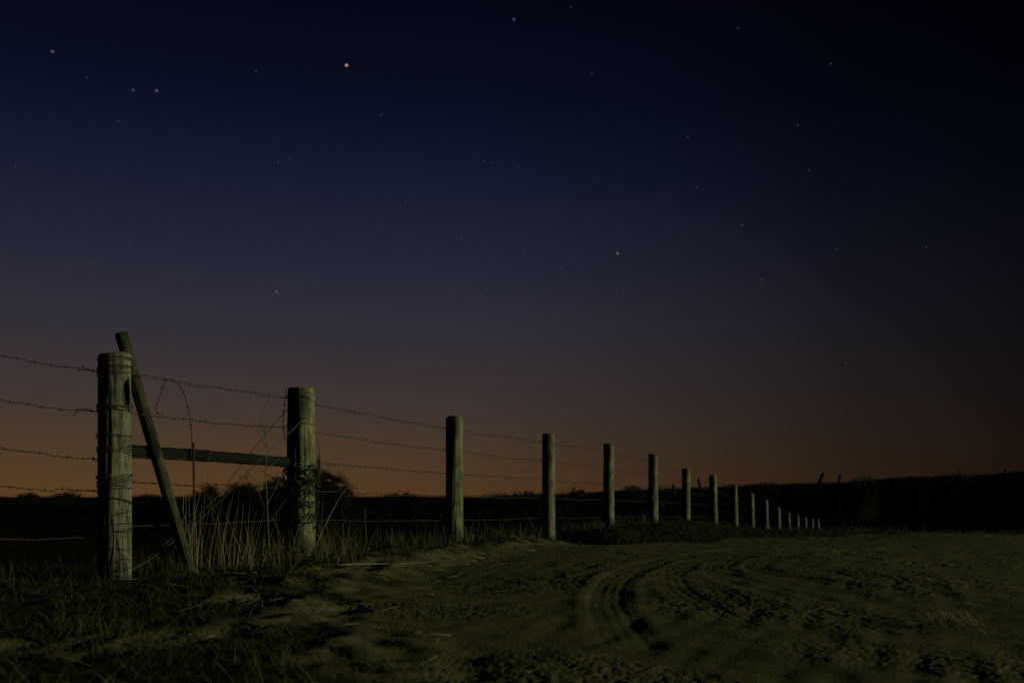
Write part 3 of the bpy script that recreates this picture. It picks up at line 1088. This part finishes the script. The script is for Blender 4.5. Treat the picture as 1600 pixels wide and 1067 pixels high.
clump('grass_clump', 497, 570, 7.0, 8.2, 120, .15, .60, 'taller weeds standing right of the second post', 'grass tuft', M['grass'], w=(.003, .007), lean=.5, curl=.9)
clump('grass_clump', 300, 470, 5.95, 6.7, 34, .40, .85, 'long pale stalks arching over in front of the rail and wires', 'grass tuft', M['straw'], w=(.0026, .004), lean=.55, curl=.9, single=True)
clump('grass_clump', 590, 690, 8.9, 9.8, 170, .10, .30, 'grass tuft left of the third post', 'grass tuft', M['grass'], w=(.004, .007), lean=.25, curl=.6)
clump('grass_clump', 692, 745, 9.6, 10.2, 70, .10, .28, 'grass tuft around the foot of the third post', 'grass tuft', M['straw'], w=(.003, .006), lean=.25, curl=.6)
clump('grass_clump', 745, 845, 11.0, 12.4, 260, .12, .36, 'bushy grass between the third and fourth posts', 'grass tuft', M['grass'], w=(.005, .010), lean=.3, curl=.7)
clump('grass_clump', 880, 940, 13.8, 15.0, 120, .08, .24, 'grass tuft left of the fifth post', 'grass tuft', M['grass'], w=(.005, .009), lean=.3, curl=.6)
clump('grass_clump', 962, 1012, 15.6, 17.4, 130, .10, .32, 'grass tuft between the fifth and sixth posts', 'grass tuft', M['grass'], w=(.006, .010), lean=.25, curl=.6)
clump('grass_clump', 1030, 1065, 18.2, 20.2, 90, .08, .26, 'grass tuft left of the seventh post', 'grass tuft', M['grass'], w=(.006, .011), lean=.25, curl=.6)
clump('grass_clump', 10, 130, 5.3, 6.6, 160, .04, .16, 'grass tuft at the left edge below the wires', 'grass tuft', M['grass'], lean=.5, curl=.9)
clump('grass_clump', 90, 240, 3.5, 4.0, 190, .05, .15, 'straggling grass tuft low in the left foreground', 'grass tuft', M['grass'], lean=.6, curl=1.0)
clump('grass_clump', 370, 470, 3.0, 3.4, 150, .05, .13, 'leaning grass tuft near the bottom left of centre', 'grass tuft', M['grass'], lean=.7, curl=1.0)
clump('grass_clump', 640, 780, 4.4, 5.0, 45, .04, .11, 'sparse dark sprigs at the edge of the dirt', 'grass tuft', M['grass'], w=(.003, .005), lean=.6, curl=1.0)


def stalk(ctrl, r0, r1, mb, n=20):
    pts = curve_pts([tuple(P(*c)) for c in ctrl], n)
    mb.tube(pts, np.linspace(r0, r1, n), 5)


mb = MB()
stalk([(422, 878, 6.9), (419, 830, 6.9), (417, 780, 6.9), (415, 730, 6.9), (418, 700, 6.9), (413, 675, 6.9), (403, 652, 6.9), (408, 646, 6.9), (423, 622, 6.88)], .0050, .0020, mb, 40)
for c in ([(417, 770), (400, 750), (385, 735), (376, 730)], [(416, 735), (428, 722), (440, 715)], [(417, 790), (432, 760), (442, 735)],
          [(416, 698), (408, 688), (402, 672)], [(415, 740), (400, 728), (388, 722)], [(419, 820), (434, 798), (446, 780)], [(414, 680), (412, 664), (409, 652)],
          [(418, 700), (416, 690), (414, 660)], [(418, 800), (408, 780), (401, 760)]):
    stalk([(a, b_, 6.9 + .02 * j) for j, (a, b_) in enumerate(c)], .0028, .0014, mb, 12)
o = mb.build('weed', M['straw'], origin=P(422, 878, 6.9))
tag(o, 'tall bare branching weed in front of the gap left of the second post', 'weed')

mb = MB()
stalk([(488, 868, 7.2), (502, 832, 7.2), (520, 795, 7.2), (536, 768, 7.2), (549, 755, 7.2)], .0065, .003, mb)
stalk([(536, 768, 7.2), (541, 760, 7.2), (543, 752, 7.2)], .003, .0015, mb, 6)
o = mb.build('stalk', M['straw'], origin=P(488, 868, 7.2))
tag(o, 'thick dry stalk leaning right beside the foot of the second post', 'stalk')
mb = MB()
stalk([(452, 882, 7.0), (462, 838, 7.0), (470, 812, 7.0), (480, 800, 7.0)], .0032, .0015, mb)
stalk([(440, 905, 6.5), (470, 870, 6.5), (490, 848, 6.5), (512, 836, 6.5)], .003, .0015, mb)
o = mb.build('stalk', M['straw'], origin=P(452, 882, 7.0))
tag(o, 'thin bent stalk crossing in front of the second post near the ground', 'stalk')
mb = MB()
stalk([(573, 850, 9.2), (571, 825, 9.2), (570, 795, 9.2)], .005, .002, mb)
o = mb.build('stalk', M['straw'], origin=P(573, 850, 9.2))
tag(o, 'lone upright stalk against the dark field between second and third posts', 'stalk')
mb = MB()
stalk([(20, 950, 5.0), (22, 905, 5.0), (18, 880, 5.0)], .0024, .001, mb)
o = mb.build('stalk', M['straw'], origin=P(20, 950, 5.0))
tag(o, 'single thin stalk at the far left edge of the grass', 'stalk')


def ground_stick(name, a, b_, r, lab, mat=None, kink=.01):
    A, B = gpt(*a, z=0.0), gpt(*b_, z=0.0)
    n = 14
    s = np.linspace(0, 1, n)
    x = A[0] + (B[0] - A[0]) * s; y = A[1] + (B[1] - A[1]) * s + kink * (np.sin(s * 5) + .4 * np.sin(s * 13))
    zt = terrain(x, y)
    z = np.linspace(zt[0], zt[-1], n); z += max(0.0, float((zt - z)[1:-1].max())) * .6 + r * .9 + .35 * r * np.sin(s * 7)
    mb = MB()
    mb.tube(np.stack([x, y, z], -1), np.linspace(r, r * .45, n) * (1 + .15 * np.sin(s * 31)), 6)
    o = mb.build(name, mat or M['stick'], origin=(x[0], y[0], z[0]))
    tag(o, lab, 'stick')


ground_stick('stick', (528, 893), (658, 884), .0065, 'long pale stick lying across the top of the sandy bank')
ground_stick('stick', (438, 908), (498, 912), .007, 'short pale stick lying below the second post')
ground_stick('stick', (376, 966), (412, 969), .008, 'stubby pale piece of bark lying in the left grass')

# pale straw dropped on the track
mb = MB()
n = 420
tpx = rng.beta(1.6, 1.8, n); cpx = 1440 + 125 * tpx; cpy = 963 + 24 * tpx + rng.normal(0, 4.5, n)
xy = np.array([gpt(a, b_) for a, b_ in zip(cpx, cpy)])
blades(mb, xy[:, 0], xy[:, 1], rng.uniform(.02, .10, n), rng.uniform(.002, .004, n), rng.uniform(1.0, 1.5, n), rng.uniform(-.2, .3, n), seg=2, bz=terrain(xy[:, 0], xy[:, 1]) + .012 + rng.uniform(0, .02, n), sink=0)
o = mb.build('straw', M['straw_pale'], kind='stuff')
tag(o, 'pale wisp of straw dropped on the dirt at the right', 'straw', kind='stuff')
mb = MB()
n = 26
xy = np.array([gpt(a, b_) for a, b_ in zip(rng.normal(1313, 10, n), rng.normal(876, 1.2, n))])
blades(mb, xy[:, 0], xy[:, 1], rng.uniform(.05, .14, n), rng.uniform(.005, .010, n), rng.uniform(1.0, 1.5, n), rng.uniform(-.2, .3, n), seg=2, bz=terrain(xy[:, 0], xy[:, 1]) + .02, sink=0)
o = mb.build('straw', M['straw_pale'], kind='stuff')
tag(o, 'tiny patch of pale straw far along the dirt track', 'straw', kind='stuff')


# ------------------------------------------------------------------ far trees and brush on the skyline
def brush_tree(px, ytop, width_px, Y, seed, lab, ybase=800):
    rs = np.random.default_rng(seed)
    mpp = Y / F
    bx = (px - 800) * mpp
    bz = gz(bx, Y) - .1
    top = P(px, ytop, Y).z
    H = max(.6, top - bz); Wd = width_px * mpp
    root = empty('tree', (bx, Y, bz))
    tag(root, lab, 'tree', 'bare trees and brush on the skyline')
    stems, cmb = [], MB()

    def grow(p, d, L, r, depth):
        n = 5
        pts = [p]
        for _ in range(n):
            d = d + rs.normal(0, .16, 3); d /= np.linalg.norm(d)
            pts.append(pts[-1] + d * L / n)
        (stems[-1] if depth < 2 else cmb).tube(pts, np.linspace(r, r * .6, n + 1), 4 if depth < 3 else 3)
        if depth < 4:
            for _ in range(int(rs.integers(3, 5)) if depth else 5):
                k = int(rs.integers(2, n + 1))
                dd = d + rs.normal(0, .55, 3) * np.array([1.0 + .3 * Wd / H, 1.0, .7]) + np.array([0, 0, .12]); dd /= np.linalg.norm(dd)
                grow(pts[k], dd, L * rs.uniform(.55, .8), r * .55, depth + 1)
    nst = max(2, int(Wd / H * 3))
    for j in range(nst):
        off = rs.uniform(-.36, .36) * Wd
        stems.append(MB())
        hh = H * (1 - (abs(off) / (Wd * .62)) ** 2) * .44
        grow(np.array([bx + off, Y + rs.normal(0, .3), bz]), np.array([off / Wd * .8, 0, 1.0]), hh, .035 * H / 2.5 + .02, 0)
    for sm_ in stems:
        sm_.build('trunk', M['bark'], root, origin=(bx, Y, bz))
    # fine twigs filling the crown
    n = int(5200 * Wd * H / 6)
    a = rs.uniform(0, 6.283, n); q = np.sqrt(rs.uniform(0, 1, n)) * np.where(rs.uniform(0, 1, n) < .2, 1.16, 1.0)
    ex = q * np.cos(a) * Wd / 2; ez = np.abs(q * np.sin(a)) * H * .97
    lump = noise2(ex * 2.2 + seed, ez * 2.2, seed % 50)
    k = (lump > -.75 + .65 * (q > .85) + .3 * (q > 1.0))
    ex, ez = ex[k], ez[k]
    n = len(ex)
    st = np.stack([bx + ex, Y + rs.normal(0, Wd * .2, n), bz + ez], -1)
    dr = np.stack([ex / Wd * 1.3 + rs.normal(0, .5, n), rs.normal(0, .5, n), .6 + rs.normal(0, .4, n)], -1)
    dr /= np.linalg.norm(dr, axis=1)[:, None]
    Ln = rs.uniform(.15, .40, n)[:, None] * min(1.0, H / 2)
    side = np.cross(dr, [0, 1, 0]); side /= np.linalg.norm(side, axis=1)[:, None] + 1e-9
    w = rs.uniform(.010, .028, n)[:, None]
    V = np.stack([st - side * w, st + side * w, st + dr * Ln], 1)
    cmb.add(V.reshape(-1, 3), np.arange(n * 3).reshape(-1, 3)[:, [0, 1, 2, 2]])
    cmb.build('crown', M['bark'], root, origin=(bx, Y, bz), kind='stuff')


brush_tree(508, 737, 112, 70, 1, 'largest rounded bare tree on the skyline just right of the second post')
brush_tree(435, 745, 50, 72, 2, 'bare tree on the skyline close left of the second post')
brush_tree(384, 751, 62, 74, 3, 'low rounded tree on the skyline under the cross rail')
brush_tree(330, 759, 50, 76, 4, 'low brush on the skyline behind the dark metal rod')
brush_tree(238, 774, 60, 82, 5, 'low brush on the skyline between nearest post and leaning pole')
brush_tree(112, 773, 54, 84, 6, 'low brush on the skyline left of the nearest post')
brush_tree(52, 772, 36, 84, 7, 'small brush on the skyline near the left edge of the frame')
brush_tree(632, 770, 74, 80, 8, 'wide low brush on the skyline left of the third post')
brush_tree(820, 768, 60, 80, 9, 'low brush on the skyline left of the fourth post')
brush_tree(900, 764, 50, 80, 10, 'low brush on the skyline right of the fourth post')
brush_tree(985, 759, 46, 80, 11, 'low brush on the skyline between fifth and sixth posts')

# fuzzy dry growth along the ridge
mb = MB()
n = 16000
azz = rng.uniform(-.60, .66, n); Yr = rng.uniform(74, 96, n)
x, y = azz * Yr, Yr
hgt = (.18 + .42 * smooth(noise2(azz * 30, 0 * azz, 51), -.1, .5)) * rng.uniform(.4, 1, n) * (1 + 2.2 * (rng.uniform(0, 1, n) > .992))
blades(mb, x, y, hgt, rng.uniform(.02, .05, n), np.abs(rng.normal(0, .3, n)), rng.uniform(0, .5, n), seg=2)
o = mb.build('ridge_grass', M['bark'], kind='stuff')
tag(o, 'dark rough growth fringing the skyline ridge', 'undergrowth', kind='stuff')

# old posts standing along the far ridge
for k, (xa, ya, xb, yb2, w, lab) in enumerate([
        (1286, 739, 1278, 760, 6, 'far dark post leaning right, tallest on the right hill skyline'),
        (1313, 742, 1311, 760, 5, 'far dark post standing straight, next right of the leaning far post'),
        (1571, 734, 1571, 750, 5, 'far dark post on the hill near the right edge of the frame'),
        (1091, 748, 1096, 766, 5, 'far dark post leaning left, between the seventh and eighth fence posts'),
        (1052, 757, 1054, 772, 5, 'short far dark post left of the seventh fence post')]):
    Y = 82.0
    tpp = P(xa, ya, Y); bt = P(xb, yb2, Y)
    bt.z = min(bt.z, gz(bt.x, Y))
    o, _, _ = round_post('distant_post', bt, tpp, w * Y / F / 2 * .9, M['wood_dark'], None, seg=10, rings=6, seed=70 + k, sink=.3)
    tag(o, lab, 'fence post', 'old posts along the far ridge')

# ------------------------------------------------------------------ stars
SD = 9000.0


def star_mat(name, col, s):
    m = bpy.data.materials.new(name)
    m.use_nodes = True
    t = m.node_tree
    t.nodes.clear()
    e = t.nodes.new('ShaderNodeEmission')
    e.inputs[0].default_value = col
    e.inputs[1].default_value = s
    o = t.nodes.new('ShaderNodeOutputMaterial')
    t.links.new(e.outputs[0], o.inputs[0])
    return m


SM = {'orange': star_mat('orange_star', (1, .45, .28, 1), .62), 'blue': star_mat('blue_star', (.22, .38, 1, 1), 0.17), 'white': star_mat('white_star', (.85, .85, 1, 1), .115),
      'warm': star_mat('warm_star', (1, .82, .72, 1), .16), 'faint': star_mat('faint_star', (.55, .65, .95, 1), .055)}


def star_mesh(name, r, mat):
    V = ICO * (SD / F * r)
    me = make_mesh(name, V, [(ICF, 3)])
    me.materials.append(mat)
    return me


def star(px, py, r, mat, lab, group=None, me=None):
    d = (P(px, py, 1.0) - Vector((0, 0, CAM_Z))).normalized()
    o = bpy.data.objects.new('star', me or star_mesh('star', r, SM[mat]))
    COL.objects.link(o)
    o.location = Vector((0, 0, CAM_Z)) + d * SD
    tag(o, lab, 'star', group)
    return o


star(541.5, 102.5, 2.3, 'orange', 'brightest star, orange, high in the sky left of centre')
star(803, 31, 2.3, 'blue', 'deep blue star near the top edge at the centre')
star(82, 81, 2.0, 'white', 'pale star high in the top left corner')
star(208, 141, 2.0, 'blue', 'bluish left star of the close pair at upper left')
star(245, 142, 1.9, 'white', 'whitish right star of the close pair at upper left')
star(965, 396, 2.0, 'warm', 'brightest pale star in the middle of the sky, right of centre')
star(432, 456, 1.9, 'white', 'small pale star low in the sky above the second post')
star(88, 510, 1.9, 'faint', 'dim star low at left above the top wire')
star(1190, 437, 2.0, 'faint', 'small pale star low on the right side of the sky')
star(1160, 352, 1.9, 'faint', 'dim white star above the far fence posts')
FM = star_mesh('star', 1.5, SM['faint'])
FAINT = [
    (454, 249, 'right one of two faint stars side by side, left of the middle of the sky'),
    (435, 254, 'left one of two faint stars side by side, left of the middle of the sky'),
    (136, 122, 'faint star just left of and above the close bluish and whitish pair'),
    (185, 190, 'very faint star just below the close bluish and whitish pair'),
    (24, 261, 'faint star close to the left edge in the upper sky'),
    (634, 318, 'faint star near the middle of the left half, below the two side by side'),
    (590, 352, 'very faint star left of and below its neighbour near the sky centre'),
    (757, 253, 'leftmost of three faint stars in a flat row near the sky centre'),
    (770, 255, 'middle one of three faint stars in a flat row near the sky centre'),
    (811, 263, 'rightmost of three faint stars in a flat row near the sky centre'),
    (817, 397, 'faint star far left of the pale bright star, level with it'),
    (889, 410, 'upper of two faint stars close left of the pale bright star'),
    (877, 420, 'lower of two faint stars close left of the pale bright star'),
    (963, 462, 'faint star straight below the pale bright star right of centre'),
    (1308, 389, 'faint star at right, above the leaning dark post on the hill'),
    (1264, 267, 'faint star high at right, far above the end of the fence'),
    (1246, 196, 'faint star highest but one above the end of the fence'),
    (1075, 215, 'faint star high in the sky right of the middle'),
    (1089, 293, 'very faint star below another faint one right of the middle'),
    (145, 411, 'faint star high above the nearest fence post, left of its neighbour'),
    (203, 377, 'faint star above the leaning pole, right of and above its neighbour'),
    (635, 547, 'faint star low over the wires left of the third post'),
    (839, 533, 'faint star low in the sky above the fourth post'),
    (1322, 568, 'lowest faint star on the right, above the hill'),
    (400, 112, 'very faint star left of the bright orange star'),
    (596, 180, 'very faint star below right of the bright orange star'),
    (720, 373, 'very faint star in the middle of the sky, high above the third post'),
    (752, 460, 'very faint star right of and below another high above the third post'),
    (1153, 44, 'faint star near the top edge, right of centre'),
    (925, 116, 'faint star below right of the deep blue star'),
    (892, 12, 'faint star right at the top edge, right of the deep blue star'),
    (1447, 387, 'rightmost faint star over the dark right hand side'),
    (752, 670, 'faint star lowest in the sky, just right of the third post top'),
    (1298, 100, 'faint star in the dark top right part of the sky')]
for px, py, lab in FAINT:
    o = star(px, py, 1.5, 'faint', lab, 'faint stars scattered over the sky', FM)
